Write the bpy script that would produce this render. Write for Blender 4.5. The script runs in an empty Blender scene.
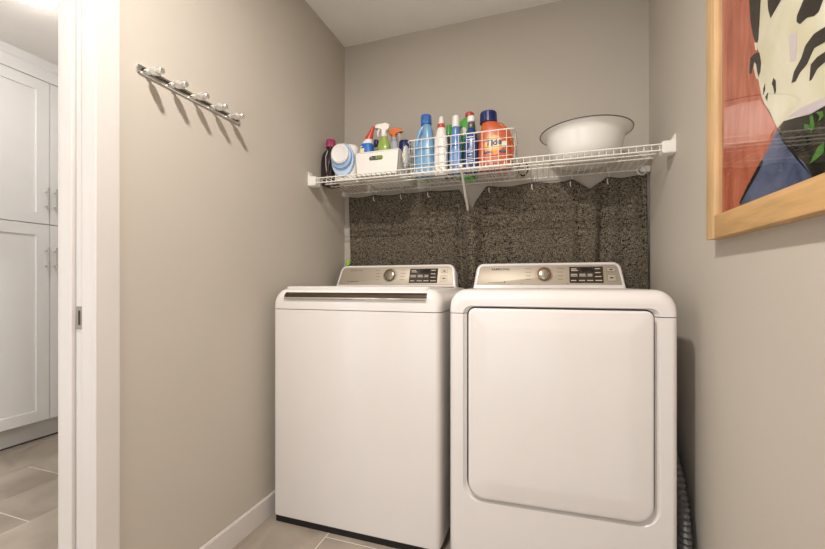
import bpy, bmesh, math, random
from mathutils import Vector, Matrix
random.seed(7)
PI = math.pi
R = math.radians
scene = bpy.context.scene
COL = scene.collection

# ------------------------------------------------------------------ camera, world, exposure
cam_data = bpy.data.cameras.new('camera')
cam_data.sensor_width = 36.0
cam_data.lens = 386.4 / 825 * 36.0
cam_data.shift_y = 9.0 / 825
cam_data.clip_start = 0.02
cam = bpy.data.objects.new('camera', cam_data)
COL.objects.link(cam)
cam.location = (0, 0, 1.005)
cam.rotation_euler = (R(90), 0, R(18.46))
scene.camera = cam

world = bpy.data.worlds.new('world')
scene.world = world
world.use_nodes = True
world.node_tree.nodes['Background'].inputs[0].default_value = (1.0, 0.99, 0.98, 1)
world.node_tree.nodes['Background'].inputs[1].default_value = 2.0

scene.view_settings.view_transform = 'Standard'
scene.view_settings.look = 'None'
scene.view_settings.gamma = 1
scene.view_settings.use_curve_mapping = False
scene.view_settings.exposure = -0.10

ROOM_LAMP_W = 36.0          # bulb of the laundry ceiling light
ROOM_LAMP_COL = (1.0, 0.945, 0.885)
HALL_DOME = 60.0             # emission of the hall dome
HALL_COL = (1.0, 0.95, 0.90)

# ------------------------------------------------------------------ helpers
def srgb(r, g, b):
    def c(v):
        v /= 255.0
        return v / 12.92 if v <= 0.04045 else ((v + 0.055) / 1.055) ** 2.4
    return (c(r), c(g), c(b), 1.0)

MATS = {}
def mat(name, col, rough=0.5, metal=0.0, bump=0.0, bscale=60.0, vary=0.0, vscale=8.0,
        coat=0.0, emit=0.0, trans=0.0, spec=0.5, stretch=None, sub=0.0, alpha=1.0):
    if name in MATS:
        return MATS[name]
    m = bpy.data.materials.new(name)
    m.use_nodes = True
    nt = m.node_tree
    b = nt.nodes['Principled BSDF']
    c = srgb(*col)
    b.inputs['Base Color'].default_value = c
    b.inputs['Roughness'].default_value = rough
    b.inputs['Metallic'].default_value = metal
    b.inputs['Specular IOR Level'].default_value = spec
    b.inputs['Coat Weight'].default_value = coat
    b.inputs['Transmission Weight'].default_value = trans
    b.inputs['Coat Roughness'].default_value = 0.08
    b.inputs['Alpha'].default_value = alpha
    if sub:
        b.inputs['Subsurface Weight'].default_value = sub
        b.inputs['Subsurface Radius'].default_value = (0.02, 0.02, 0.02)
    if emit:
        b.inputs['Emission Color'].default_value = c
        b.inputs['Emission Strength'].default_value = emit
    tc = nt.nodes.new('ShaderNodeTexCoord')
    mp = nt.nodes.new('ShaderNodeMapping')
    nt.links.new(tc.outputs['Object'], mp.inputs['Vector'])
    if stretch:
        mp.inputs['Scale'].default_value = stretch
    n = nt.nodes.new('ShaderNodeTexNoise')
    n.inputs['Scale'].default_value = vscale
    n.inputs['Detail'].default_value = 5
    nt.links.new(mp.outputs['Vector'], n.inputs['Vector'])
    v = max(vary, 0.012)
    ramp = nt.nodes.new('ShaderNodeValToRGB')
    ramp.color_ramp.elements[0].position = 0.3
    ramp.color_ramp.elements[1].position = 0.7
    ramp.color_ramp.elements[0].color = tuple(x * (1 - v) for x in c[:3]) + (1,)
    ramp.color_ramp.elements[1].color = tuple(min(1, x * (1 + v)) for x in c[:3]) + (1,)
    nt.links.new(n.outputs['Fac'], ramp.inputs['Fac'])
    nt.links.new(ramp.outputs['Color'], b.inputs['Base Color'])
    if bump:
        n2 = nt.nodes.new('ShaderNodeTexNoise')
        n2.inputs['Scale'].default_value = bscale
        n2.inputs['Detail'].default_value = 3
        nt.links.new(mp.outputs['Vector'], n2.inputs['Vector'])
        bp = nt.nodes.new('ShaderNodeBump')
        bp.inputs['Strength'].default_value = bump
        bp.inputs['Distance'].default_value = 0.002
        nt.links.new(n2.outputs['Fac'], bp.inputs['Height'])
        nt.links.new(bp.outputs['Normal'], b.inputs['Normal'])
    MATS[name] = m
    return m

def tag(o, label=None, cat=None, group=None, kind=None):
    if label: o['label'] = label
    if cat: o['category'] = cat
    if group: o['group'] = group
    if kind: o['kind'] = kind
    return o

def link(o, parent=None):
    COL.objects.link(o)
    if parent is not None:
        o.parent = parent
    return o

def empty(name, loc, rz=0.0, label=None, cat=None, group=None):
    o = bpy.data.objects.new(name, None)
    o.empty_display_size = 0.05
    link(o)
    o.location = loc
    o.rotation_euler = (0, 0, rz)
    return tag(o, label, cat, group)

def finish(name, bm, m, parent=None, smooth=True, loc=None, ang=35):
    bmesh.ops.recalc_face_normals(bm, faces=bm.faces[:])
    me = bpy.data.meshes.new(name)
    bm.to_mesh(me)
    bm.free()
    if isinstance(m, (list, tuple)):
        for x in m: me.materials.append(x)
    else:
        me.materials.append(m)
    if smooth:
        me.shade_smooth()
        try:
            me.set_sharp_from_angle(angle=R(ang))
        except Exception:
            pass
    o = bpy.data.objects.new(name, me)
    link(o, parent)
    if loc: o.location = loc
    return o

def copy(o, parent=None, loc=None, rot=None, scale=None):
    c = o.copy()
    link(c)
    c.parent = parent
    if loc is not None: c.location = loc
    if rot is not None: c.rotation_euler = rot
    if scale is not None: c.scale = scale
    return c

def add_box(bm, x0, x1, y0, y1, z0, z1, bev=0.0, seg=2):
    r = bmesh.ops.create_cube(bm, size=1.0)
    vs = r['verts']
    for v in vs:
        v.co = Vector(((x0 + x1) / 2 + v.co.x * (x1 - x0), (y0 + y1) / 2 + v.co.y * (y1 - y0), (z0 + z1) / 2 + v.co.z * (z1 - z0)))
    if bev:
        es = set()
        for v in vs:
            for e in v.link_edges: es.add(e)
        bmesh.ops.bevel(bm, geom=list(es), offset=bev, segments=seg, affect='EDGES', profile=0.5)

def box(name, x0, x1, y0, y1, z0, z1, m, parent=None, bev=0.0, seg=2):
    bm = bmesh.new()
    add_box(bm, x0, x1, y0, y1, z0, z1, bev, seg)
    return finish(name, bm, m, parent, smooth=bev > 0)

def rrect(x0, x1, z0, z1, rad, n=6):
    """rounded rectangle, counter-clockwise from lower right; rad = r or (br, tr, tl, bl)"""
    if not isinstance(rad, (tuple, list)): rad = (rad,) * 4
    pts = []
    for (cx, cz, sx, sz, a0, r) in ((x1, z0, -1, 1, -90, rad[0]), (x1, z1, -1, -1, 0, rad[1]),
                                    (x0, z1, 1, -1, 90, rad[2]), (x0, z0, 1, 1, 180, rad[3])):
        for i in range(n + 1):
            a = R(a0 + 90.0 * i / n)
            pts.append((cx + sx * r + r * math.cos(a), cz + sz * r + r * math.sin(a)))
    return pts

def add_rings(bm, rings, cap0=True, cap1=True, closed=True):
    vr = [[bm.verts.new(p) for p in ring] for ring in rings]
    n = len(vr[0])
    for a, b in zip(vr[:-1], vr[1:]):
        for i in range(n if closed else n - 1):
            j = (i + 1) % n
            try:
                bm.faces.new((a[i], a[j], b[j], b[i]))
            except ValueError:
                pass
    if cap0: bm.faces.new(vr[0])
    if cap1: bm.faces.new(vr[-1])
    return vr

def rings_obj(name, rings, m, parent=None, cap0=True, cap1=True, ang=35):
    bm = bmesh.new()
    add_rings(bm, rings, cap0, cap1)
    return finish(name, bm, m, parent, ang=ang)

def add_tube(bm, pts, r, n=8, closed=False, caps=True):
    pts = [Vector(p) for p in pts]
    rings = []
    N = len(pts)
    up = None
    for i, p in enumerate(pts):
        if closed:
            t = (pts[(i + 1) % N] - pts[i - 1])
        else:
            t = pts[min(i + 1, N - 1)] - pts[max(i - 1, 0)]
        t.normalize()
        if up is None:
            up = Vector((0, 0, 1)) if abs(t.z) < 0.9 else Vector((1, 0, 0))
        a = t.cross(up)
        if a.length < 1e-5:
            a = t.cross(Vector((0, 1, 0)))
        a.normalize()
        b = a.cross(t).normalized()
        up = b
        rr = r[i] if isinstance(r, (list, tuple)) else r
        rings.append([p + a * rr * math.cos(2 * PI * k / n) + b * rr * math.sin(2 * PI * k / n) for k in range(n)])
    if closed: rings.append(rings[0])
    if closed:
        vr = [[bm.verts.new(q) for q in ring] for ring in rings[:-1]]
        vr.append(vr[0])
        for a_, b_ in zip(vr[:-1], vr[1:]):
            for i in range(n):
                j = (i + 1) % n
                bm.faces.new((a_[i], a_[j], b_[j], b_[i]))
    else:
        add_rings(bm, rings, caps, caps)

def tube(name, pts, r, m, parent=None, n=8, closed=False):
    bm = bmesh.new()
    add_tube(bm, pts, r, n, closed)
    return finish(name, bm, m, parent, ang=50)

def add_lathe(bm, prof, n=24, sx=1.0, sy=1.0, cx=0.0, cy=0.0, cap0=True, cap1=True):
    rings = [[(cx + max(r, 1e-4) * sx * math.cos(2 * PI * k / n), cy + max(r, 1e-4) * sy * math.sin(2 * PI * k / n), z) for k in range(n)] for r, z in prof]
    add_rings(bm, rings, cap0, cap1)

def lathe(name, prof, m, parent=None, n=24, sx=1.0, sy=1.0, cx=0.0, cy=0.0, loc=None, rot=None, ang=40):
    bm = bmesh.new()
    add_lathe(bm, prof, n, sx, sy, cx, cy)
    o = finish(name, bm, m, parent, ang=ang)
    if loc: o.location = loc
    if rot: o.rotation_euler = rot
    return o

def superring(hw, hd, e, cx, cy, z, n=32):
    out = []
    for k in range(n):
        a = 2 * PI * k / n
        c, s = math.cos(a), math.sin(a)
        out.append((cx + hw * math.copysign(abs(c) ** (2 / e), c), cy + hd * math.copysign(abs(s) ** (2 / e), s), z))
    return out

def interp(secs, sub):
    """catmull-rom through the section tuples"""
    out = []
    N = len(secs)
    for i in range(N - 1):
        p0, p1, p2, p3 = secs[max(i - 1, 0)], secs[i], secs[i + 1], secs[min(i + 2, N - 1)]
        for k in range(sub):
            t = k / sub
            out.append(tuple(0.5 * ((2 * b) + (-a + c) * t + (2 * a - 5 * b + 4 * c - d) * t * t + (-a + 3 * b - 3 * c + d) * t ** 3)
                             for a, b, c, d in zip(p0, p1, p2, p3)))
    out.append(secs[-1])
    return out

def loft(name, secs, m, parent=None, sub=3, n=32):
    """secs: (z, half width, half depth, exponent, cx, cy)"""
    rings = [superring(max(hw, 1e-4), max(hd, 1e-4), max(e, 1.0), cx, cy, z, n) for (z, hw, hd, e, cx, cy) in interp(secs, sub)]
    bm = bmesh.new()
    add_rings(bm, rings)
    return finish(name, bm, m, parent, ang=45)

def poly_prism(name, pts, y0, y1, m, parent=None):
    """polygon in x,z pushed from y0 to y1"""
    return rings_obj(name, [[(x, y0, z) for x, z in pts], [(x, y1, z) for x, z in pts]], m, parent)

def text_mesh(name, s, size, m, parent=None, loc=(0, 0, 0), rot=(R(90), 0, 0), depth=0.0003, sx=1.0, bold=0.0, shear=0.0):
    cu = bpy.data.curves.new(name + '_c', 'FONT')
    cu.body = s
    cu.size = size
    cu.align_x = 'CENTER'
    cu.align_y = 'CENTER'
    cu.extrude = depth
    cu.offset = bold
    cu.shear = shear
    cu.resolution_u = 3
    tmp = bpy.data.objects.new(name + '_t', cu)
    COL.objects.link(tmp)
    bpy.context.view_layer.update()
    dg = bpy.context.evaluated_depsgraph_get()
    me = bpy.data.meshes.new_from_object(tmp.evaluated_get(dg))
    COL.objects.unlink(tmp)
    bpy.data.objects.remove(tmp)
    bpy.data.curves.remove(cu)
    me.name = name
    me.materials.clear()
    me.materials.append(m)
    o = bpy.data.objects.new(name, me)
    link(o, parent)
    o.location = loc
    o.rotation_euler = rot
    o.scale = (sx, 1, 1)
    return o

# ------------------------------------------------------------------ materials
M_WALL = mat('wall_greige', (193, 185, 174), 0.75, bump=0.12, bscale=220, vary=0.015, vscale=3, spec=0.3)
M_CEIL = mat('ceiling_white', (244, 241, 237), 0.85, bump=0.25, bscale=160, spec=0.2)
M_TRIM = mat('trim_white', (214, 208, 203), 0.35, vary=0.01)
M_HALL_WALL = mat('hall_wall', (236, 234, 231), 0.8)
M_CAB = mat('cabinet_white', (236, 236, 238), 0.35)
M_TOE = mat('toe_kick_white', (206, 204, 203), 0.5)
M_ENAMEL = mat('appliance_white', (229, 224, 221), 0.25, coat=0.2)
M_CHAMP = mat('console_champagne', (184, 174, 158), 0.5, metal=0.55, stretch=(2, 60, 300), vary=0.04, vscale=12)
M_KNOB = mat('knob_metal', (160, 150, 136), 0.22, metal=0.95)
M_DISP = mat('display_dark', (48, 38, 32), 0.12, coat=0.5)
M_LCD = mat('display_window', (20, 22, 24), 0.1)
M_PRINT_L = mat('print_light', (190, 180, 165), 0.5)
M_PRINT_D = mat('print_dark', (50, 42, 36), 0.5)
M_PRINT_M = mat('print_mid', (126, 114, 98), 0.5)
M_PRINT_O = mat('print_orange', (214, 120, 70), 0.5)
M_CHROME = mat('chrome', (225, 225, 222), 0.12, metal=1.0)
M_DARKMETAL = mat('dark_handle_metal', (96, 84, 74), 0.25, metal=0.9)
M_BLACK = mat('black_plastic', (22, 20, 20), 0.5)
M_WIRE = mat('white_vinyl_wire', (238, 234, 226), 0.35)
M_WHITEPL = mat('white_plastic', (238, 235, 228), 0.4)
M_STEEL = mat('brushed_steel', (196, 194, 190), 0.3, metal=0.9)
M_WOOD = mat('frame_oak', (204, 164, 112), 0.5, vary=0.14, vscale=6, stretch=(12, 1.2, 12), bump=0.1, bscale=30)
M_WOODV = mat('frame_oak_upright', (212, 178, 130), 0.5, vary=0.12, vscale=6, stretch=(12, 12, 1.2), bump=0.1, bscale=30)

# ------------------------------------------------------------------ the setting
XL, XR, YB, ZC = -1.1255, 0.4805, 2.08, 2.428      # left wall, right wall, back wall, ceiling
YF = -1.30                                        # wall behind the camera
JY = 0.70                                         # door jamb plane
XH = -1.2546                                      # hall side of the left wall
HX0, HY0, HY1 = -3.62, -1.30, 3.2                 # hall extents

M_GROUT = mat('grout', (228, 222, 214), 0.9, bump=0.2, bscale=300)
def tile_material():
    m = bpy.data.materials.new('porcelain_tile')
    m.use_nodes = True
    nt = m.node_tree
    b = nt.nodes['Principled BSDF']
    tc = nt.nodes.new('ShaderNodeTexCoord')
    oi = nt.nodes.new('ShaderNodeObjectInfo')
    add = nt.nodes.new('ShaderNodeVectorMath'); add.operation = 'MULTIPLY_ADD'
    comb = nt.nodes.new('ShaderNodeCombineXYZ')
    nt.links.new(oi.outputs['Random'], comb.inputs[0])
    nt.links.new(oi.outputs['Random'], comb.inputs[1])
    nt.links.new(comb.outputs[0], add.inputs[0])
    add.inputs[1].default_value = (37, 53, 0)
    nt.links.new(tc.outputs['Object'], add.inputs[2])
    n = nt.nodes.new('ShaderNodeTexNoise')
    n.inputs['Scale'].default_value = 3.0
    n.inputs['Detail'].default_value = 8
    n.inputs['Distortion'].default_value = 1.2
    nt.links.new(add.outputs[0], n.inputs['Vector'])
    r = nt.nodes.new('ShaderNodeValToRGB')
    r.color_ramp.elements[0].position = 0.32
    r.color_ramp.elements[0].color = srgb(146, 134, 121)
    r.color_ramp.elements[1].position = 0.68
    r.color_ramp.elements[1].color = srgb(180, 169, 156)
    nt.links.new(n.outputs['Fac'], r.inputs['Fac'])
    nt.links.new(r.outputs['Color'], b.inputs['Base Color'])
    b.inputs['Roughness'].default_value = 0.3
    return m
M_TILE = tile_material()

floor = box('floor', HX0, XR + 0.12, YF - 0.1, HY1, -0.08, -0.0012, M_GROUT)
tag(floor, kind='structure')
TP, TL = 0.31, 0.62
tile_cache = {}
def add_tile(x0, x1, y0, y1):
    g = 0.0020
    w, l = round(x1 - x0 - 2 * g, 4), round(y1 - y0 - 2 * g, 4)
    if w < 0.02 or l < 0.02: return
    key = (w, l)
    if key not in tile_cache:
        bm = bmesh.new()
        add_box(bm, -w / 2, w / 2, -l / 2, l / 2, -0.006, 0.0)
        tp = [e for e in bm.edges if all(abs(v.co.z) < 1e-6 for v in e.verts)]
        bmesh.ops.bevel(bm, geom=tp, offset=0.0006, segments=1, affect='EDGES')
        tile_cache[key] = finish('tile', bm, M_TILE, floor, smooth=False, loc=((x0 + x1) / 2, (y0 + y1) / 2, 0))
    else:
        copy(tile_cache[key], floor, ((x0 + x1) / 2, (y0 + y1) / 2, 0))
def tile_zone(zx0, zx1, zy0, zy1):
    for c in range(-12, 6):
        a = -0.814 + TP * c
        off = 1.345 if c % 2 == 0 else 1.345 - TL / 2
        for k in range(-6, 5):
            b = off + TL * k
            add_tile(max(a, zx0), min(a + TP, zx1), max(b, zy0), min(b + TL, zy1))
tile_zone(XL, XR, YF, YB)
tile_zone(-3.06, XH, -0.4, 2.4)
tile_zone(XH, XL, -0.20, JY)

def struct(name, bm, m):
    return tag(finish(name, bm, m, smooth=False), kind='structure')

bm = bmesh.new(); add_box(bm, HX0, XR + 0.12, YF - 0.1, HY1, ZC, ZC + 0.08); struct('ceiling', bm, M_CEIL)
bm = bmesh.new(); add_box(bm, XH, XR + 0.12, YB, YB + 0.1, -0.001, ZC); struct('wall_back', bm, M_WALL)
bm = bmesh.new(); add_box(bm, XR, XR + 0.1, YF, YB, -0.001, ZC); struct('wall_right', bm, M_WALL)
bm = bmesh.new(); add_box(bm, -1.42, -0.95, YF - 0.1, YF, -0.001, ZC); add_box(bm, 0.35, XR + 0.1, YF - 0.1, YF, -0.001, ZC); add_box(bm, -0.95, 0.35, YF - 0.1, YF, 2.10, ZC); struct('wall_front', bm, M_WALL)  # unseen opening added behind the camera so world light fills the room
# left wall: two leaves beside the door pocket, a header, and the stretch behind the camera
bm = bmesh.new()
DB = -0.20                                        # other side of the doorway
add_box(bm, XL - 0.030, XL, JY + 0.012, YB, -0.001, ZC)
add_box(bm, XH, XH + 0.030, JY + 0.012, YB, -0.001, ZC)
add_box(bm, XH + 0.030, XL - 0.030, 1.62, YB, -0.001, ZC)
add_box(bm, XH + 0.030, XL - 0.030, JY + 0.012, 1.62, 2.10, ZC)
add_box(bm, XH, XL, DB - 0.012, JY + 0.012, 2.08, ZC)
add_box(bm, XH, XL, YF, DB - 0.012, -0.001, ZC)
struct('wall_left', bm, M_WALL)
# hall shell; unseen front end left open to let world light in
bm = bmesh.new(); add_box(bm, HX0 - 0.1, HX0, YF, HY1, -0.001, ZC); struct('wall_hall_side', bm, M_HALL_WALL)
bm = bmesh.new(); add_box(bm, HX0, XH, HY1, HY1 + 0.1, -0.001, ZC); struct('wall_hall_back', bm, M_HALL_WALL)
bm = bmesh.new(); add_box(bm, XH, XH + 0.01, YB + 0.1, HY1, -0.001, ZC); struct('wall_hall_right', bm, M_HALL_WALL)

# door trim: split jamb (pocket door), casing on the laundry side and on the hall side
bm = bmesh.new()
add_box(bm, XL - 0.0405, XL, JY, JY + 0.012, 0.0, 2.08, 0.0012, 1)
struct('trim_1', bm, M_TRIM)
bm = bmesh.new()
add_box(bm, XH, XH + 0.0475, JY, JY + 0.012, 0.0, 2.08, 0.0012, 1)
struct('trim_2', bm, M_TRIM)
def casing(name, y0, y1, xs, face):
    """flat casing board with a small eased back band; xs = wall plane, face = +1 towards +x"""
    bm = bmesh.new()
    t = 0.016 * face
    add_box(bm, min(xs, xs + t), max(xs, xs + t), y0, y1, 0.0, 2.08 + 0.065, 0.002, 2)
    return struct(name, bm, M_TRIM)
casing('trim_3', JY - 0.001, JY + 0.0605, XL, 1)
casing('trim_4', JY + 0.004, JY + 0.069, XH, -1)
casing('trim_5', DB - 0.069, DB - 0.004, XL, 1)
bm = bmesh.new(); add_box(bm, XL, XL + 0.016, DB - 0.004, JY + 0.004, 2.076, 2.145, 0.002); struct('trim_6', bm, M_TRIM)
bm = bmesh.new(); add_box(bm, XH, XL, DB - 0.012, DB, 0, 2.08); struct('trim_7', bm, M_TRIM)
bm = bmesh.new(); add_box(bm, XH, XL, DB, JY, 2.068, 2.08); struct('trim_8', bm, M_TRIM)
# pocket door slid into the wall: only its leading edge shows
bm = bmesh.new()
add_box(bm, -1.2030, -1.1700, JY + 0.008, 1.60, 0.012, 2.06, 0.0015, 1)
door = struct('door_1', bm, M_TRIM)
pz = 0.912
pl = poly_prism('edge_latch', rrect(-1.1995, -1.1725, pz - 0.031, pz + 0.031, 0.003, 3), JY + 0.0060, JY + 0.0105, mat('latch_nickel', (150, 142, 130), 0.45, metal=0.6), door)
poly_prism('latch_slot', rrect(-1.190, -1.182, pz - 0.020, pz + 0.020, 0.0035, 4), JY + 0.0054, JY + 0.007, mat('latch_slot_dark', (60, 54, 48), 0.4, metal=0.6), door)

def baseboard(name, x0, x1, y0, y1):
    bm = bmesh.new()
    add_box(bm, x0, x1, y0, y1, 0, 0.090)
    ed = [e for e in bm.edges if all(v.co.z > 0.08 for v in e.verts)]
    bmesh.ops.bevel(bm, geom=ed, offset=0.004, segments=2, affect='EDGES')
    return struct(name, bm, M_TRIM)
baseboard('baseboard_left', XL, XL + 0.014, JY + 0.07, YB)
baseboard('baseboard_right', XR - 0.014, XR, YF, YB)
baseboard('baseboard_back', XL + 0.014, XR - 0.014, YB - 0.014, YB)

# ------------------------------------------------------------------ lamps
def hall_lamp(y, label):
    t = empty('ceiling_light', (-2.285, y, ZC), 0, label, 'ceiling light', 'hallway dome lights')
    m = mat('lamp_glow', (255, 247, 238), 0.4, emit=HALL_DOME)
    lathe('diffuser', [(0.001, -0.086), (0.04, -0.082), (0.072, -0.072), (0.098, -0.055), (0.113, -0.034), (0.118, -0.018)], m, t, n=40)
    bm = bmesh.new()
    add_lathe(bm, [(0.119, -0.026), (0.132, -0.026), (0.137, -0.020), (0.137, -0.004), (0.130, 0.0), (0.119, 0.0), (0.119, -0.026)], 40, cap0=False, cap1=False)
    finish('trim_ring', bm, M_STEEL, t)
hall_lamp(1.157, 'flush round dome ceiling light glowing white above the pantry cabinet')
hall_lamp(-0.30, 'added unseen fill dome light nearer the front end of hallway')  # added out of view to brighten the cabinet fronts and hall floor

def room_lamp():
    t = empty('ceiling_light', (-0.45, 0.36, ZC), 0, 'small flat round ceiling light of the laundry near the doorway', 'ceiling light')
    lathe('canopy', [(0.080, 0.0), (0.080, -0.008), (0.074, -0.014), (0.066, -0.016), (0.0005, -0.016)], M_WHITEPL, t, n=36)
    lathe('lens', [(0.064, -0.016), (0.062, -0.020), (0.040, -0.023), (0.0005, -0.024)], mat('lens_glow', (255, 244, 228), 0.4, emit=6.0), t, n=36)
    ld = bpy.data.lights.new('ceiling_lamp', 'AREA')
    ld.shape = 'DISK'
    ld.size = 0.10
    ld.energy = ROOM_LAMP_W
    ld.color = ROOM_LAMP_COL
    lo = bpy.data.objects.new('ceiling_lamp', ld)
    link(lo, t)
    lo.location = (0, 0, -0.030)
room_lamp()

# ------------------------------------------------------------------ pantry cabinet in the hall
def pantry():
    FX = -3.01
    t = empty('pantry_cabinet', (FX, 1.625, 0), 0, 'tall white shaker pantry cabinet with bar handles seen through the doorway', 'cabinet')
    W = 0.458
    box('body', -0.60, -0.021, -W - 0.45, W, 0.132, 2.297, M_CAB, t)
    box('toe_kick', -0.60, -0.060, -W - 0.45, W, 0.012, 0.132, M_TOE, t)
    box('toe_gap_shade', -0.60, -0.066, -W - 0.45, W, 0.0, 0.012, mat('toe_shade_dark', (70, 68, 68), 0.8), t)  # solid strip, coloured dark for the shade under the toe kick
    # crown moulding
    prof = [(-0.60, 2.297), (0.006, 2.297), (0.006, 2.368), (0.014, 2.378), (0.014, 2.4275), (-0.60, 2.4275)]
    rings_obj('crown', [[(x, -W - 0.45, z) for x, z in prof], [(x, W, z) for x, z in prof]], M_CAB, t)
    def shaker(y0, y1, z0, z1, hside, hz0, hz1):
        g, rail, bx = 0.0018, 0.068, 0.021
        y0 += g; y1 -= g; z0 += g; z1 -= g
        def rect(x, i): return [(x, y0 + i, z0 + i), (x, y1 - i, z0 + i), (x, y1 - i, z1 - i), (x, y0 + i, z1 - i)]
        d = rings_obj('door', [rect(-bx, 0), rect(-0.0012, 0), rect(0, 0.0012), rect(0, rail), rect(-0.008, rail + 0.001)], M_CAB, t, ang=20)
        hy = y1 - 0.021 if hside > 0 else y0 + 0.021
        bm = bmesh.new()
        add_tube(bm, [(0.032, hy, hz0), (0.032, hy, hz1)], 0.006, 10)
        for q in (hz0 + 0.024, hz1 - 0.024):
            add_tube(bm, [(-0.001, hy, q), (0.032, hy, q)], 0.0042, 8)
        finish('handle', bm, M_STEEL, d)
    for (a, b, s) in ((-W, 0, 1), (0, W, -1)):
        shaker(a, b, 1.383, 2.296, s, 1.474, 1.615)
        shaker(a, b, 0.133, 1.381, s, 1.092, 1.236)
    shaker(-W - 0.45, -W, 1.383, 2.296, -1, 1.474, 1.615)
    shaker(-W - 0.45, -W, 0.133, 1.381, -1, 1.092, 1.236)
pantry()

# ------------------------------------------------------------------ washer and dryer
def machine_shell(hw, depth, z0, z1, seam, rtop, parent, recess=None):
    """one skin: rounded front edge, optional scooped recess in the front, split at the seam"""
    n = 7
    def ring(y, ix, iz, r): return [(x, y, z) for x, z in rrect(-hw + ix, hw - ix, z0, z1 - iz, (0.004, r, r, 0.004), n)]
    rings = [ring(depth, 0.0, 0.0, rtop), ring(0.05, 0, 0.0, rtop), ring(0.032, 0.0006, 0.003, rtop), ring(0.018, 0.0025, 0.010, rtop),
             ring(0.008, 0.006, 0.021, rtop * .95), ring(0.002, 0.012, 0.034, rtop * .85), ring(0.0, 0.020, 0.046, rtop * .75)]
    if recess:
        x0, x1, a0, a1, rb, rt = recess
        rings.append(ring(0.0, 0.0215, 0.0475, rtop * .75))
        rings.append([(x, 0.0, z) for x, z in rrect(x0 - .002, x1 + .002, a0 - .002, a1 + .001, (rb, rt, rt, rb), n)])
        rings.append([(x, 0.0, z) for x, z in rrect(x0, x1, a0, a1, (rb, rt, rt, rb), n)])
        rings.append([(x, 0.004, z) for x, z in rrect(x0 + .003, x1 - .003, a0 + .003, a1 - .001, (rb, rt, rt, rb), n)])
        rings.append([(x, 0.012, z) for x, z in rrect(x0 + .009, x1 - .009, a0 + .006, a1 - .002, (rb, rt, rt, rb), n)])
        rings.append([(x, 0.015, z) for x, z in rrect(x0 + .0130, x1 - .0130, a0 + .0075, a1 - .0040, (rb, rt, rt, rb), n)])
        rings.append([(x, 0.045, z) for x, z in rrect(x0 + .0135, x1 - .0135, a0 + .008, a1 - .0045, (rb, rt, rt, rb), n)])
    for nm, lo in (('cabinet_body', True), ('top_panel', False)):
        bm = bmesh.new()
        add_rings(bm, rings)
        geom = bm.verts[:] + bm.edges[:] + bm.faces[:]
        zz = seam - 0.0012 if lo else seam + 0.0012
        bmesh.ops.bisect_plane(bm, geom=geom, plane_co=(0, 0, zz), plane_no=(0, 0, 1), clear_outer=lo, clear_inner=not lo)
        finish(nm, bm, M_ENAMEL, parent, ang=32)

def console(parent, w, cx, y, z, tilt, h, marks):
    """tilted control console; local x right, y into the machine, z up the face"""
    n = 6
    tp = 0.020                      # taper of each side towards the top
    def trap(i, y_, zb=0.0):
        pts = rrect(-w / 2 + i, w / 2 - i, zb + i, h - i, (max(.008 - i, .004), max(.032 - i * .8, .006), max(.032 - i * .8, .006), max(.008 - i, .004)), n)
        return [(x * (1 - tp * 2 / w * max(0, zz) / h), y_, zz) for x, zz in pts]
    rings = [trap(0, 0.075, -0.03), trap(0, 0.012, -0.03), trap(0.0015, 0.005, -0.03), trap(0.005, 0.001, -0.03), trap(0.009, 0.0, 0.0), trap(0.0125, 0.0), trap(0.014, 0.0025), ]
    bm = bmesh.new()
    add_rings(bm, rings)
    c = finish('console', bm, M_ENAMEL, parent, ang=40)
    c.location = (cx, y, z)
    c.rotation_euler = (R(-tilt), 0, 0)
    rings_obj('control_panel', [trap(0.0152, 0.004), trap(0.0152, 0.0015), trap(0.0165, 0.0008)], M_CHAMP, c)
    marks(c)
    return c

def rect_part(name, x0, x1, z0, z1, y, m, c, r=0.002, t=0.001):
    return poly_prism(name, rrect(x0, x1, z0, z1, r, 3), y - t, y + 0.0005, m, c)

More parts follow.
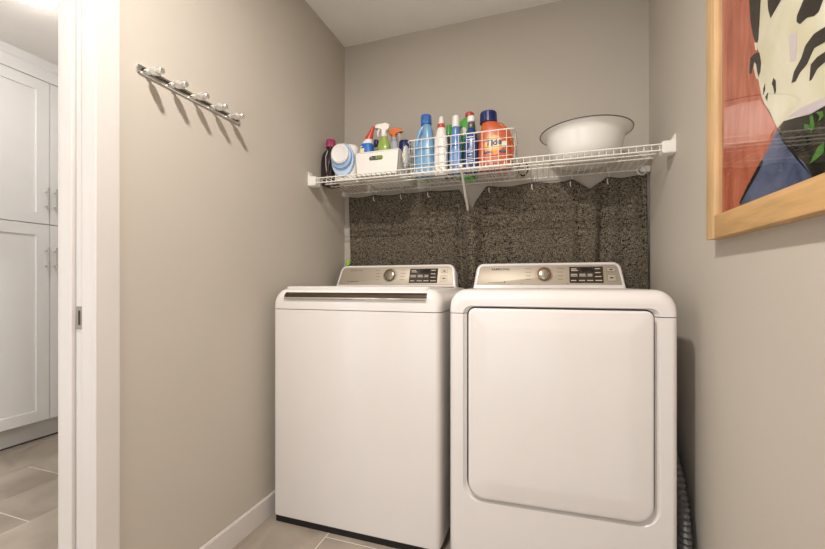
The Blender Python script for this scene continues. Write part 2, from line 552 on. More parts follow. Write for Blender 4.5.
def common_marks(c, kx, kz, dx0, dx1, dz0, dz1, ring):
    F = 0.0008
    # knob
    lathe('knob', [(0.0315, 0.0), (0.0315, 0.010), (0.0298, 0.016), (0.026, 0.0185), (0.014, 0.0197), (0.0005, 0.020)], M_KNOB, c, n=36, loc=(kx, F, kz), rot=(R(90), 0, 0))
    bm = bmesh.new()
    add_tube(bm, [(kx + 0.0375 * math.cos(a), F - 0.0004, kz + 0.0375 * math.sin(a)) for a in [R(-40 + 260 * i / 24) for i in range(25)]], 0.0011, 6)
    finish('dial_ring', bm, ring, c)
    # cycle names either side of the dial: too small to read
    for s in (-1, 1):
        for i in range(4):
            w = (0.030, 0.026, 0.024, 0.024)[i]
            x0 = kx + s * 0.058 - (w if s < 0 else 0)
            rect_part('cycle_mark', x0, x0 + w, kz + 0.029 - i * 0.018, kz + 0.0315 - i * 0.018, F, M_PRINT_M, c, 0.0006, 0.0003)
    # display
    d = rect_part('display', dx0, dx1, dz0, dz1, F, M_DISP, c, 0.002, 0.0012)
    y = F - 0.0012
    W, H = dx1 - dx0, dz1 - dz0
    rect_part('display_window', dx0 + W * .38, dx0 + W * .70, dz0 + H * .68, dz0 + H * .94, y, M_LCD, d, 0.001, 0.0004)
    for (u, v, ww) in ((.06, .84, .16), (.06, .74, .20), (.04, .50, .20), (.04, .40, .20), (.30, .50, .18), (.30, .40, .20), (.54, .50, .14), (.54, .40, .14),
                       (.04, .12, .16), (.28, .12, .18), (.52, .12, .18), (.76, .84, .16), (.76, .60, .16), (.76, .36, .18), (.76, .12, .20)):
        rect_part('legend', dx0 + W * u, dx0 + W * (u + ww), dz0 + H * v, dz0 + H * (v + .055), y, M_PRINT_L, d, 0.0005, 0.0003)
    # two touch keys right of the display
    for (z0, z1) in ((dz0 + H * .70, dz0 + H * .92), (dz0 + H * .12, dz0 + H * .50)):
        b = rect_part('touch_key', dx1 + 0.016, dx1 + 0.050, z0, z1, F, M_CHAMP, c, 0.003, 0.0008)
        bm = bmesh.new()
        pts = [(x, F - 0.0008, z) for x, z in rrect(dx1 + 0.016, dx1 + 0.050, z0, z1, 0.003, 3)]
        add_tube(bm, pts, 0.0007, 5, closed=True)
        finish('key_outline', bm, M_PRINT_M, b)
        rect_part('key_mark', dx1 + 0.026, dx1 + 0.040, (z0 + z1) / 2 - .003, (z0 + z1) / 2 + .003, F - .0008, M_PRINT_D, b, 0.001, 0.0003)

def feet(t, hw, depth):
    for sx in (-1, 1):
        for yy in (0.06, depth - 0.06):
            lathe('foot', [(0.020, 0.0), (0.022, 0.006), (0.022, 0.012), (0.010, 0.014), (0.010, 0.036)], M_BLACK, t, n=14, loc=(sx * (hw - 0.05), yy, 0))

def washer():
    hw, dep = 0.365, 0.60
    t = empty('washing_machine', (-0.713, 1.362, 0), 0, 'white top-loading washing machine with dark lid handle strip, beside left wall', 'washing machine')
    machine_shell(hw, dep, 0.032, 0.985, 0.8985, 0.050, t)
    box('base', -hw + 0.012, hw - 0.012, 0.008, dep - 0.02, 0.001, 0.036, M_BLACK, t)  # dark base carried to the floor; its black also paints the shadow there
    feet(t, hw, dep)
    # lid with its grip strip
    lid = rings_obj('lid', [[(x, y, 0.976) for x, y in rrect(-0.318, 0.318, 0.020, 0.47, 0.02)],
                            [(x, y, 0.989) for x, y in rrect(-0.318, 0.318, 0.020, 0.47, 0.02)],
                            [(x, y, 0.993) for x, y in rrect(-0.312, 0.312, 0.026, 0.464, 0.02)]], M_ENAMEL, t)
    def strip(name, prof, x0, x1, m):
        return rings_obj(name, [[(x0 + 0.010, y, z) for y, z in prof], [(x0, y, z - 0.001) for y, z in prof], [(x1, y, z) for y, z in prof]], m, lid, ang=25)
    strip('grip_strip', [(0.022, 0.971), (0.010, 0.969), (0.000, 0.962), (-0.004, 0.953), (-0.003, 0.950), (0.022, 0.949)], -0.304, 0.312, M_DARKMETAL)
    strip('grip_lip', [(0.02, 0.950), (-0.005, 0.950), (-0.0075, 0.9455), (-0.006, 0.941), (0.02, 0.941)], -0.304, 0.311, M_CHROME)
    def marks(c):
        common_marks(c, -0.022, 0.066, 0.086, 0.236, 0.024, 0.103, M_PRINT_M)
        for (x, w) in ((-0.268, 0.012), (-0.253, 0.030), (-0.221, 0.020)):
            rect_part('cycle_mark', x, x + w, 0.031, 0.0335, 0.0008, M_PRINT_D, c, 0.0006, 0.0003)
        text_mesh('wordmark', 'SAMSUNG', 0.013, M_PRINT_M, c, (-0.222, 0.0006, 0.097), sx=1.25)  # paler print puts the fading by reflection into the lettering colour
    console(t, 0.674, -0.020, 0.505, 0.985, 20, 0.128, marks)
washer()

def dryer():
    hw, dep = 0.363, 0.58
    t = empty('dryer', (0.044, 1.383, 0), R(2.2), 'white front-loading clothes dryer with large rectangular door, beside right wall', 'dryer')
    machine_shell(hw, dep, 0.032, 0.985, 0.8985, 0.058, t, recess=(-0.312, 0.312, 0.232, 0.926, 0.060, 0.030))
    box('base', -hw + 0.012, hw - 0.012, 0.008, dep - 0.02, 0.001, 0.036, M_BLACK, t)
    feet(t, hw, dep)
    n = 7
    poly_prism('door_gap_shade', rrect(-0.2965, 0.2965, 0.2415, 0.9205, (0.060, 0.026, 0.026, 0.060), 7), 0.022, 0.034, mat('gap_shade_grey', (70, 76, 88), 0.6), t)  # dark slab whose colour stands for the shade in the door gap
    def dr(i, y): return [(x, y, z) for x, z in rrect(-0.291 + i, 0.291 - i, 0.247 + i, 0.917 - i, (max(.056 - i * .5, .02), max(.022 - i * .3, .012), max(.022 - i * .3, .012), max(.056 - i * .5, .02)), n)]
    rings_obj('door', [dr(0, 0.040), dr(0, -0.003), dr(0.0012, -0.0065), dr(0.004, -0.009), dr(0.010, -0.0102), dr(0.045, -0.0125), dr(0.058, -0.0150), dr(0.075, -0.0158), dr(0.12, -0.0162)], M_ENAMEL, t, ang=60)
    def marks(c):
        common_marks(c, -0.006, 0.066, 0.104, 0.246, 0.024, 0.103, M_PRINT_O)
        text_mesh('wordmark', 'SAMSUNG', 0.0155, M_PRINT_D, c, (-0.206, 0.0006, 0.0945), sx=1.2, bold=0.0003)
        for (x, w) in ((-0.262, 0.018), (-0.242, 0.030), (-0.210, 0.018)):
            rect_part('cycle_mark', x, x + w, 0.026, 0.0280, 0.0008, M_PRINT_M, c, 0.0006, 0.0003)
        poly_prism('leaf_mark', [(-0.190, 0.023), (-0.185, 0.026), (-0.181, 0.035), (-0.187, 0.031)], 0.0004, 0.001, M_PRINT_D, c)
        for x in (-0.108, 0.096):
            lathe('indicator', [(0.002, 0), (0.002, 0.001), (0.0003, 0.0012)], M_PRINT_D, c, n=10, loc=(x, 0.0008, 0.021), rot=(R(90), 0, 0))
    console(t, 0.676, -0.006, 0.505, 0.985, 20, 0.128, marks)
dryer()

# silver flexible vent duct squeezed between dryer and wall
def duct():
    pts, rr = [], []
    P = [(0.4385, 1.475, 0.012), (0.438, 1.48, 0.15), (0.436, 1.50, 0.27), (0.433, 1.56, 0.37), (0.430, 1.68, 0.46)]
    Q = interp(P, 14)
    bm = bmesh.new()
    rings = []
    n = 16
    for i, p in enumerate(Q):
        t = Vector(Q[min(i + 1, len(Q) - 1)]) - Vector(Q[max(i - 1, 0)])
        t.normalize()
        a = Vector((1, 0, 0))
        b = t.cross(a).normalized()
        r = 0.90 + (0.13 if i % 2 else -0.05) + random.uniform(-.03, .03)
        rings.append([Vector(p) + a * 0.023 * r * math.cos(2 * PI * k / n) + b * 0.052 * r * math.sin(2 * PI * k / n) for k in range(n)])
    add_rings(bm, rings)
    tag(finish('vent_duct', bm, mat('foil', (112, 112, 112), 0.6, metal=0.5, bump=0.5, bscale=120), smooth=False),
        'crumpled silver foil vent duct between dryer and right wall', 'vent duct')
duct()

# slim stick with a lime green tip behind the washer
def stick():
    t = empty('slim_stick', (-1.062, 2.005, 0), 0, 'lime green and black tip of slim stick behind washer console', 'stick')
    tube('shaft', [(0, 0, 0), (0, 0, 1.085)], 0.007, M_BLACK, t, 10)
    lathe('grip', [(0.007, 1.085), (0.0105, 1.09), (0.0115, 1.115), (0.010, 1.138), (0.0005, 1.142)], mat('lime', (150, 214, 60), 0.4), t, n=14)
    tube('grip_band', [(0.0115 * math.cos(a), 0.0115 * math.sin(a), 1.095 + 0.035 * i / 24) for i, a in enumerate([R(-170 + 320 * i / 24) for i in range(25)])], 0.0035, M_BLACK, t, 6)
stick()

# ------------------------------------------------------------------ hook rail on the left wall
def hook_rail():
    t = empty('hook_rail', (XL, 1.02, 1.638), 0, 'chrome wall rail with five peg hooks on the left wall', 'hook rail')
    L = 0.205
    rings_obj('rail', [[(x, y, z) for y, z in rrect(-L, L, -0.013, 0.013, 0.010)] for x in (0.0, 0.004)] +
              [[(0.006, y, z) for y, z in rrect(-L + .002, L - .002, -0.011, 0.011, 0.009)]], M_CHROME, t)
    rings_obj('rail_ridge', [[(x, y, z) for y, z in rrect(-L + 0.012, L - 0.012, -0.004, 0.004, 0.003)] for x in (0.006, 0.0085)], mat('rail_dark', (120, 116, 108), 0.2, metal=1.0), t)
    first = None
    for y in (0.845, 0.926, 1.007, 1.088, 1.169):
        if first is None:
            h = lathe('hook', [(0.0085, 0.0), (0.0085, 0.010), (0.0055, 0.012), (0.0055, 0.020), (0.010, 0.023), (0.0125, 0.028), (0.0125, 0.046), (0.011, 0.049),
                               (0.0065, 0.050), (0.009, 0.053), (0.009, 0.064), (0.0075, 0.066), (0.0005, 0.066)], mat('satin_chrome', (240, 240, 238), 0.28, metal=0.9), t, n=18, ang=30)
            h.location = (0.004, y - 1.02, 0.0)
            h.rotation_euler = (0, R(96), 0)
            first = h
        else:
            copy(first, t, (0.004, y - 1.02, 0.0))
hook_rail()

# ------------------------------------------------------------------ framed painting on the right wall
def painting():
    Y0, Y1, Z0, Z1 = 0.46, 1.312, 1.128, 1.98
    X0 = 0.4455
    w = 0.055
    t = empty('framed_painting', (XR, (Y0 + Y1) / 2, Z0), 0, 'oak-framed abstract painting in terracotta, cream, black and slate blue on right wall', 'painting')
    oy, oz = -(Y0 + Y1) / 2, -Z0
    def bar(name, y0, y1, z0, z1, m):
        bm = bmesh.new()
        add_box(bm, X0 - XR, -0.0005, y0 + oy, y1 + oy, z0 + oz, z1 + oz, 0.0015, 2)
        return finish(name, bm, m, t)
    bar('frame_stile', Y1 - w, Y1, Z0, Z1, M_WOODV)
    bar('frame_stile', Y0, Y0 + w, Z0, Z1, M_WOODV)
    bar('frame_rail', Y0 + w, Y1 - w, Z0, Z0 + 0.0615, M_WOOD)
    bar('frame_rail', Y0 + w, Y1 - w, Z1 - 0.0615, Z1, M_WOOD)
    CX = 0.462 - XR
    def paint(nm, a, b, sc, st=(1, 1, 1)):
        m = bpy.data.materials.new(nm)
        m.use_nodes = True
        nt = m.node_tree
        bs = nt.nodes['Principled BSDF']
        bs.inputs['Roughness'].default_value = 0.6
        bs.inputs['Specular IOR Level'].default_value = 0.08
        tc = nt.nodes.new('ShaderNodeTexCoord')
        mp = nt.nodes.new('ShaderNodeMapping')
        mp.inputs['Scale'].default_value = st
        n = nt.nodes.new('ShaderNodeTexNoise')
        n.inputs['Scale'].default_value = sc
        n.inputs['Detail'].default_value = 6
        n.inputs['Distortion'].default_value = 1.0
        r = nt.nodes.new('ShaderNodeValToRGB')
        r.color_ramp.elements[0].position = 0.35
        r.color_ramp.elements[1].position = 0.66
        r.color_ramp.elements[0].color = srgb(*a)
        r.color_ramp.elements[1].color = srgb(*b)
        nt.links.new(tc.outputs['Object'], mp.inputs['Vector'])
        nt.links.new(mp.outputs['Vector'], n.inputs['Vector'])
        nt.links.new(n.outputs['Fac'], r.inputs['Fac'])
        nt.links.new(r.outputs['Color'], bs.inputs['Base Color'])
        return m
    P_TERRA = paint('paint_terracotta', (168, 86, 62), (200, 120, 92), 7, (1, 6, 1.2))
    P_PINK = paint('paint_pink', (198, 124, 106), (216, 150, 132), 6, (1, 6, 1.2))
    P_CREAM = paint('paint_cream', (214, 209, 178), (234, 230, 212), 5)
    P_LILAC = paint('paint_lilac', (204, 192, 196), (216, 204, 206), 8)
    P_BLACK = paint('paint_black', (16, 14, 13), (34, 30, 26), 20)
    P_GREEN = paint('paint_dark_green', (24, 26, 20), (62, 58, 46), 14)
    P_BRIGHT = paint('paint_green', (60, 110, 48), (84, 136, 60), 20)
    P_BLUE = paint('paint_slate_blue', (58, 70, 98), (100, 110, 138), 9)
    bm = bmesh.new()
    add_box(bm, CX, -0.004, Y0 + w + oy + 0.004, Y1 - w + oy - 0.004, Z0 + 0.065 + oz, Z1 - 0.065 + oz)
    cv = finish('canvas', bm, P_TERRA, t, smooth=False)
    box('backing', -0.004, -0.0008, Y0 + w + oy, Y1 - w + oy, Z0 + 0.0615 + oz, Z1 - 0.0615 + oz, M_BLACK, t)
    TOP, RT = Z1 - 0.066, Y0 + w + 0.005
    S = [
     ('pink', P_PINK, [(1.241,1.473),(1.154,1.448),(1.062,1.414),(1.026,1.37),(1.0,1.336),(1.03,1.311),(1.129,1.341),(1.241,1.369)]),
     ('cream', P_CREAM, [(1.054,TOP),(1.054,1.675),(1.058,1.634),(1.062,1.581),(1.071,1.542),(1.062,1.512),(1.058,1.479),(1.066,1.461),(1.054,1.421),(1.042,1.398),(1.022,1.373),(0.993,1.325),(0.972,1.331),(0.931,1.322),(0.89,1.311),(0.854,1.312),(0.797,1.307),(RT,1.29),(RT,TOP)]),
     ('lilac', P_LILAC, [(0.959,1.334),(0.922,1.334),(0.854,1.325),(0.7,1.32),(0.7,1.302),(0.797,1.306),(0.854,1.31),(0.89,1.311)]),
     ('hair', P_BLACK, [(1.10,1.86),(1.11,1.717),(1.106,1.667),(1.101,1.618),(1.088,1.572),(1.075,1.546),(1.066,1.55),(1.062,1.581),(1.056,1.633),(1.054,1.675),(1.06,1.86)]),
     ('curl', P_BLACK, [(1.101,1.529),(1.083,1.529),(1.062,1.521),(1.054,1.494),(1.058,1.474),(1.066,1.47),(1.071,1.49),(1.079,1.508),(1.088,1.508),(1.097,1.49),(1.106,1.497)]),
     ('hook', P_CREAM, [(1.083,1.51),(1.075,1.501),(1.071,1.481),(1.062,1.459),(1.075,1.469),(1.086,1.498)]),
     ('knob', P_CREAM, [(1.083,1.554),(1.075,1.551),(1.066,1.539),(1.071,1.53),(1.079,1.535)]),
     ('s1', P_BLACK, [(1.03,1.633),(1.027,1.594),(1.017,1.567),(1.005,1.575),(0.98,1.579),(0.95,1.62),(0.97,1.68)]),
     ('s2', P_BLACK, [(0.89,1.60),(0.903,1.542),(0.909,1.53),(0.928,1.514),(0.929,1.503),(0.919,1.492),(0.898,1.491),(0.879,1.481),(0.867,1.481),(0.856,1.494),(0.82,1.53),(0.80,1.60)]),
     ('s3', P_BLACK, [(0.78,1.46),(0.828,1.44),(0.854,1.444),(0.879,1.45),(0.903,1.443),(0.915,1.426),(0.937,1.412),(0.945,1.394),(0.932,1.391),(0.919,1.401),(0.898,1.406),(0.886,1.418),(0.879,1.424),(0.854,1.419),(0.828,1.419),(0.76,1.43)]),
     ('s4', P_BLACK, [(0.78,1.42),(0.828,1.402),(0.854,1.402),(0.871,1.404),(0.888,1.4),(0.892,1.372),(0.886,1.371),(0.871,1.383),(0.854,1.389),(0.828,1.385),(0.77,1.40)]),
     ('p1', P_BLACK, [(1.006,1.435),(0.998,1.425),(0.997,1.403),(1.002,1.399),(1.008,1.419),(1.013,1.426)]),
     ('p2', P_BLACK, [(1.038,1.44),(1.038,1.425),(1.046,1.418),(1.045,1.432)]),
     ('p3', P_BLACK, [(1.026,1.415),(1.03,1.397),(1.038,1.41)]),
     ('green', P_GREEN, [(0.986,1.325),(0.972,1.332),(0.931,1.323),(0.89,1.312),(0.854,1.312),(0.797,1.306),(RT,1.29),(RT,1.195),(0.797,1.195),(0.885,1.195),(0.907,1.228),(0.962,1.275),(0.979,1.296)]),
     ('dress', P_BLUE, [(0.993,1.325),(0.979,1.296),(0.962,1.275),(0.907,1.228),(0.885,1.195),(1.022,1.195),(1.154,1.195),(1.097,1.24),(1.071,1.263),(1.022,1.298)]),
     ('edge', P_BLACK, [(1.05,1.279),(1.046,1.271),(1.071,1.251),(1.097,1.233),(1.124,1.216),(1.149,1.199),(1.154,1.203),(1.115,1.235),(1.079,1.26)]),
     ('g1', P_BRIGHT, [(0.891,1.308),(0.883,1.307),(0.877,1.284),(0.888,1.276)]),
     ('g2', P_BRIGHT, [(0.874,1.308),(0.857,1.303),(0.854,1.293),(0.87,1.288),(0.864,1.297)]),
     ('g3', P_BRIGHT, [(0.906,1.3),(0.891,1.292),(0.89,1.284),(0.906,1.291)]),
     ('g4', P_BRIGHT, [(0.87,1.244),(0.854,1.248),(0.854,1.23),(0.874,1.224),(0.891,1.222)]),
     ('l1', P_LILAC, [(0.953,1.492),(0.928,1.486),(0.931,1.431),(0.949,1.437)]),
    ]
    order = {'green': 1, 'dress': 2, 'pink': 1, 'cream': 3}
    for i, (k, m, L) in enumerate(S):
        lay = order.get(k, 4)
        x = CX - 0.0004 * lay - 0.00001 * i
        bm = bmesh.new()
        f0 = bm.faces.new([bm.verts.new((x, y + oy, z + oz)) for y, z in L])
        bmesh.ops.triangulate(bm, faces=[f0])
        r = bmesh.ops.extrude_face_region(bm, geom=bm.faces[:])
        for v in [g for g in r['geom'] if isinstance(g, bmesh.types.BMVert)]:
            v.co.x += 0.0003
        finish('paint_patch', bm, m, cv, smooth=False)
    # clear acrylic glazing
    g = bpy.data.materials.new('glazing')
    g.use_nodes = True
    nt = g.node_tree
    nt.nodes.clear()
    out = nt.nodes.new('ShaderNodeOutputMaterial')
    mix = nt.nodes.new('ShaderNodeMixShader')
    tr = nt.nodes.new('ShaderNodeBsdfTransparent')
    gl = nt.nodes.new('ShaderNodeBsdfGlossy')
    gl.inputs['Roughness'].default_value = 0.02
    fr = nt.nodes.new('ShaderNodeFresnel')
    fr.inputs['IOR'].default_value = 1.5
    geo = nt.nodes.new('ShaderNodeNewGeometry')
    ior = nt.nodes.new('ShaderNodeMapRange')
    ior.inputs['To Min'].default_value = 1.36
    ior.inputs['To Max'].default_value = 1 / 1.36
    nt.links.new(geo.outputs['Backfacing'], ior.inputs['Value'])
    nt.links.new(ior.outputs[0], fr.inputs['IOR'])
    nt.links.new(fr.outputs[0], mix.inputs[0])
    nt.links.new(tr.outputs[0], mix.inputs[1])
    nt.links.new(gl.outputs[0], mix.inputs[2])
    nt.links.new(mix.outputs[0], out.inputs[0])
    bm = bmesh.new()
    add_box(bm, 0.4555 - XR, 0.4575 - XR, Y0 + w + oy, Y1 - w + oy, Z0 + 0.0615 + oz, Z1 - 0.0615 + oz)
    finish('glazing', bm, g, t, smooth=False)
painting()

# ------------------------------------------------------------------ wire shelf
SY0, SY1, SZ = 1.700, 2.055, 1.534              # front rail, back rail, deck height (rail centre)
def wire_shelf():
    t = empty('wire_shelf', ((XL + XR) / 2, YB, SZ), 0, 'white vinyl-coated wire shelf spanning the back wall above washer and dryer', 'shelf')
    ox, oy, oz = -(XL + XR) / 2, -YB, -SZ
    x0, x1 = XL + 0.040, XR - 0.040
    def rod(name, y, z, a=x0, b=x1, r=0.0031):
        return tube(name, [(a + ox, y + oy, z + oz), (b + ox, y + oy, z + oz)], r, M_WIRE, t, 8)
    rod('front_rail', SY0 - 0.0035, SZ + 0.002)
    rod('lip_rail', SY0 - 0.0035, SZ - 0.021)
    rod('support_rail', SY0 + 0.095, SZ - 0.0045)
    rod('support_rail', SY0 + 0.150, SZ - 0.0045)
    rod('back_rail', SY1, SZ + 0.004)
    # deck wires, bent down over the lip
    w = tube('deck_wire', [(0, SY1 + 0.003 + oy, 0.0), (0, SY0 + 0.004 + oy, 0.0), (0, SY0 + 0.0005 + oy, -0.002), (0, SY0 + oy, -0.006), (0, SY0 + oy, -0.024)], 0.0016, M_WIRE, t, 6)
    nw = 58
    for i in range(nw):
        x = x0 + 0.012 + (x1 - x0 - 0.024) * i / (nw - 1)
        if i == 0: w.location = (x + ox, 0, 0)
        else: copy(w, t, (x + ox, 0, 0))
    # end brackets on the side walls
    for s, xw in ((1, XL), (-1, XR)):
        prof = rrect(-0.008, 0.040, -0.034, 0.014, 0.006, 4)
        b = rings_obj('end_bracket', [[(xw + ox + s * d, SY0 + oy + y - i_ * 0 , z) for y, z in [(p[0] * k, p[1] * k) for p in prof]] for d, k, i_ in ((0.0005, 1.0, 0), (0.040, 1.0, 0), (0.045, 0.9, 0))], M_WHITEPL, t)
        poly_prism('bracket_tab', [(xw + ox + s * q, z) for q, z in ((0.0005, 0.008), (0.020, 0.012), (0.008, 0.022), (0.0005, 0.040))], SY0 + oy - 0.007, SY0 + oy + 0.030, M_WHITEPL, b)
    # back corner clip on the right
    rings_obj('corner_clip', [[(x + ox, y + oy, z) for x, z in rrect(0.440, 0.478, -0.010, 0.018, 0.004, 3)] for y in (SY1 - 0.012, YB - 0.001)], M_WHITEPL, t)
    rings_obj('corner_clip', [[(x + ox, y + oy, z) for x, z in rrect(XL + .001, XL + 0.020, -0.012, 0.016, 0.004, 3)] for y in (SY1 - 0.012, YB - 0.001)], M_WHITEPL, t)
    # diagonal brace down to the wall
    br = tube('brace', [(-0.340 + ox, SY0 - 0.004 + oy, -0.004), (-0.366 + ox, SY1 - 0.045 + oy, -0.140 - 0.0)], 0.0064, M_WIRE, t, 10)
    tube('brace_foot', [(-0.366 + ox, SY1 - 0.045 + oy, -0.140), (-0.3685 + ox, -0.001, -0.150)], 0.0045, M_WIRE, br, 8)
wire_shelf()

# ------------------------------------------------------------------ cloth hung from the shelf
HOOKS = [-0.913, -0.747, -0.588, -0.256, -0.041, 0.138, 0.302, 0.452]
def curtain():
    m = bpy.data.materials.new('tweed_cloth')
    m.use_nodes = True
    nt = m.node_tree
    b = nt.nodes['Principled BSDF']
    b.inputs['Roughness'].default_value = 0.95
    b.inputs['Specular IOR Level'].default_value = 0.1
    tc = nt.nodes.new('ShaderNodeTexCoord')
    def streak(sc):
        mp = nt.nodes.new('ShaderNodeMapping')
        mp.inputs['Scale'].default_value = sc
        n = nt.nodes.new('ShaderNodeTexNoise')
        n.inputs['Scale'].default_value = 1.0
        n.inputs['Detail'].default_value = 2
        nt.links.new(tc.outputs['Object'], mp.inputs['Vector'])
        nt.links.new(mp.outputs['Vector'], n.inputs['Vector'])
        return n
    a, c = streak((70, 25, 520)), streak((520, 25, 80))
    mx = nt.nodes.new('ShaderNodeMath'); mx.operation = 'ADD'
    nt.links.new(a.outputs['Fac'], mx.inputs[0]); nt.links.new(c.outputs['Fac'], mx.inputs[1])
    hf = nt.nodes.new('ShaderNodeMath'); hf.operation = 'MULTIPLY'; hf.inputs[1].default_value = 0.5
    nt.links.new(mx.outputs[0], hf.inputs[0])
    r = nt.nodes.new('ShaderNodeValToRGB')
    r.color_ramp.elements[0].position = 0.43
    r.color_ramp.elements[0].color = srgb(26, 23, 20)
    r.color_ramp.elements[1].position = 0.58
    r.color_ramp.elements[1].color = srgb(134, 124, 108)
    nt.links.new(hf.outputs[0], r.inputs['Fac'])
    nt.links.new(r.outputs['Color'], b.inputs['Base Color'])
    bp = nt.nodes.new('ShaderNodeBump')
    bp.inputs['Strength'].default_value = 0.5
    bp.inputs['Distance'].default_value = 0.002
    nt.links.new(hf.outputs[0], bp.inputs['Height'])
    nt.links.new(bp.outputs['Normal'], b.inputs['Normal'])
    X0, X1 = -1.080, 0.466
    NX, NZ = 200, 60
    def top(x):
        z = 1.516 - 0.002 * math.sin(x * 23)
        hs = [X0] + HOOKS
        for a_, b_, sag in zip(hs[:-1], hs[1:], (0.006, 0.008, 0.008, 0.006, 0.008, 0.006, 0.006, 0.010)):
            if a_ <= x <= b_:
                u = (x - a_) / (b_ - a_)
                z -= sag * 4 * u * (1 - u)
        z -= 0.142 * max(0.0, 1 - abs((x + 0.360) / (0.085 if x > -0.360 else 0.062))) ** 1.25
        z -= 0.050 * max(0.0, 1 - abs((x - 0.222) / 0.075)) ** 1.2
        return z
    def off(x, v):
        f = 0.0
        w = 0.25 + 0.75 * v ** 0.8          # folds deepen downwards
        for (cx, wd, am, dr) in ((-0.352, 0.030, -0.048, 0.0), (-0.285, 0.018, 0.034, -0.05), (-0.425, 0.016, 0.030, 0.01), (-0.470, 0.020, -0.018, 0.0), (0.235, 0.030, -0.036, 0.0),
                                 (0.280, 0.016, 0.040, -0.03), (0.325, 0.025, -0.020, -0.02), (0.13, 0.03, -0.014, 0.02), (0.165, 0.016, 0.014, 0.02), (-0.70, 0.09, -0.010, 0.02), (-0.95, 0.05, -0.008, 0.0),
                                 (0.0, 0.05, -0.010, 0.02), (-0.16, 0.02, 0.013, -0.02), (0.41, 0.03, -0.012, 0.0)):
            f += am * math.exp(-((x - cx - dr * v) / wd) ** 2) * (w if abs(am) > .012 else 1)
        # slack bellies forward below the two dips
        f -= 0.022 * math.exp(-((x + 0.352) / 0.06) ** 2) * math.exp(-(v / 0.25) ** 2)
        return f + 0.003 * math.sin(x * 31 + v * 3) + 0.0015 * math.sin(x * 77 - v * 9)
    bm = bmesh.new()
    grid = []
    for i in range(NX + 1):
        x = X0 + (X1 - X0) * i / NX
        zt = top(x)
        col = []
        for j in range(NZ + 1):
            v = j / NZ
            z = zt + (0.80 - zt) * v
            xe = x + 0.016 * v * (1 - i / NX) + 0.010 * v * (i / NX)
            col.append(bm.verts.new((xe, 2.054 + max(-0.044 - 0.030 * max(0, min(1, (z - 1.14) / 0.12)), min(0.018, off(x, v))) , z)))
        grid.append(col)
    for i in range(NX):
        for j in range(NZ):
            bm.faces.new((grid[i][j], grid[i + 1][j], grid[i + 1][j + 1], grid[i][j + 1]))
    ob = finish('tweed_cloth', bm, m, ang=180)
    so = ob.modifiers.new('thick', 'SOLIDIFY')
    so.thickness = 0.0022
    tag(ob, 'dark charcoal tweed cloth hanging below the wire shelf behind both machines', 'cloth')
curtain()

M_HOOK = mat('hook_white', (226, 222, 214), 0.3)
def hooks():
    words = ['curtain hook nearest the left wall, second under the white bin', 'curtain hook below right end of white bin', 'curtain hook below light blue bottle',
             'curtain hook below orange detergent bottle', 'curtain hook in gap between wire basket and enamel basin',
             'curtain hook below middle of enamel basin', 'curtain hook below right side of enamel basin']
    words[0] = 'white curtain hook farthest left on shelf back rail, below white bin'
    base = None
    for x, wd in zip(HOOKS[:-1], words):
        if base is None:
            pts = []
            for i in range(13):                       # loop over the rail
                a = R(200 - 230 * i / 12)
                pts.append((0.0105 * math.cos(a), 0.0, 0.004 + 0.0115 * math.sin(a)))
            pts += [(0.011, 0, -0.012), (0.010, 0, -0.024)]
            for i in range(10):                       # lower crook
                a = R(0 - 215 * i / 9)
                pts.append((0.0005 + 0.0095 * math.cos(a), 0.0, -0.030 + 0.011 * math.sin(a)))
            base = tube('curtain_hook', [(a * 1.25, b, (c - .004) * 1.35 + .004) for a, b, c in pts], 0.0024, M_HOOK, None, 8)
            o = base
        else:
            o = copy(base)
        o.location = (x, SY1 - 0.008, SZ + 0.004)
        o.rotation_euler = (0, 0, R(62 + random.uniform(-8, 8)))
        tag(o, ('white wire ' + wd) if not wd.startswith('white') else wd, 'hook', 'curtain hooks on the shelf back rail')
    o = tube('curtain_ring', [(0.021 * math.cos(2 * PI * i / 28), 0, 0.021 * math.sin(2 * PI * i / 28)) for i in range(28)], 0.0027, M_HOOK, None, 8, closed=True)
    o.location = (0.440, SY1 - 0.020, SZ - 0.004)
    o.rotation_euler = (0, 0, R(20))
    tag(o, 'round white curtain ring at right end of shelf back rail', 'ring')
hooks()

# ------------------------------------------------------------------ things on the shelf
DZ = SZ + 0.0018                                   # top of the deck wires

def cap_ribbed(name, r, h, m, parent, loc, n=36, rib=0.0012, taper=0.94):
    rings = []
    for (k, z) in ((1.0, 0), (1.0, h * .06), (taper + (1 - taper) * .15, h * .92), (taper - .06, h), ):
        rings.append([((r * k - (rib if i % 2 else 0)) * math.cos(2 * PI * i / n), (r * k - (rib if i % 2 else 0)) * math.sin(2 * PI * i / n), z) for i in range(n)])
    o = rings_obj(name, rings, m, parent, ang=30)
    o.location = loc
    return o

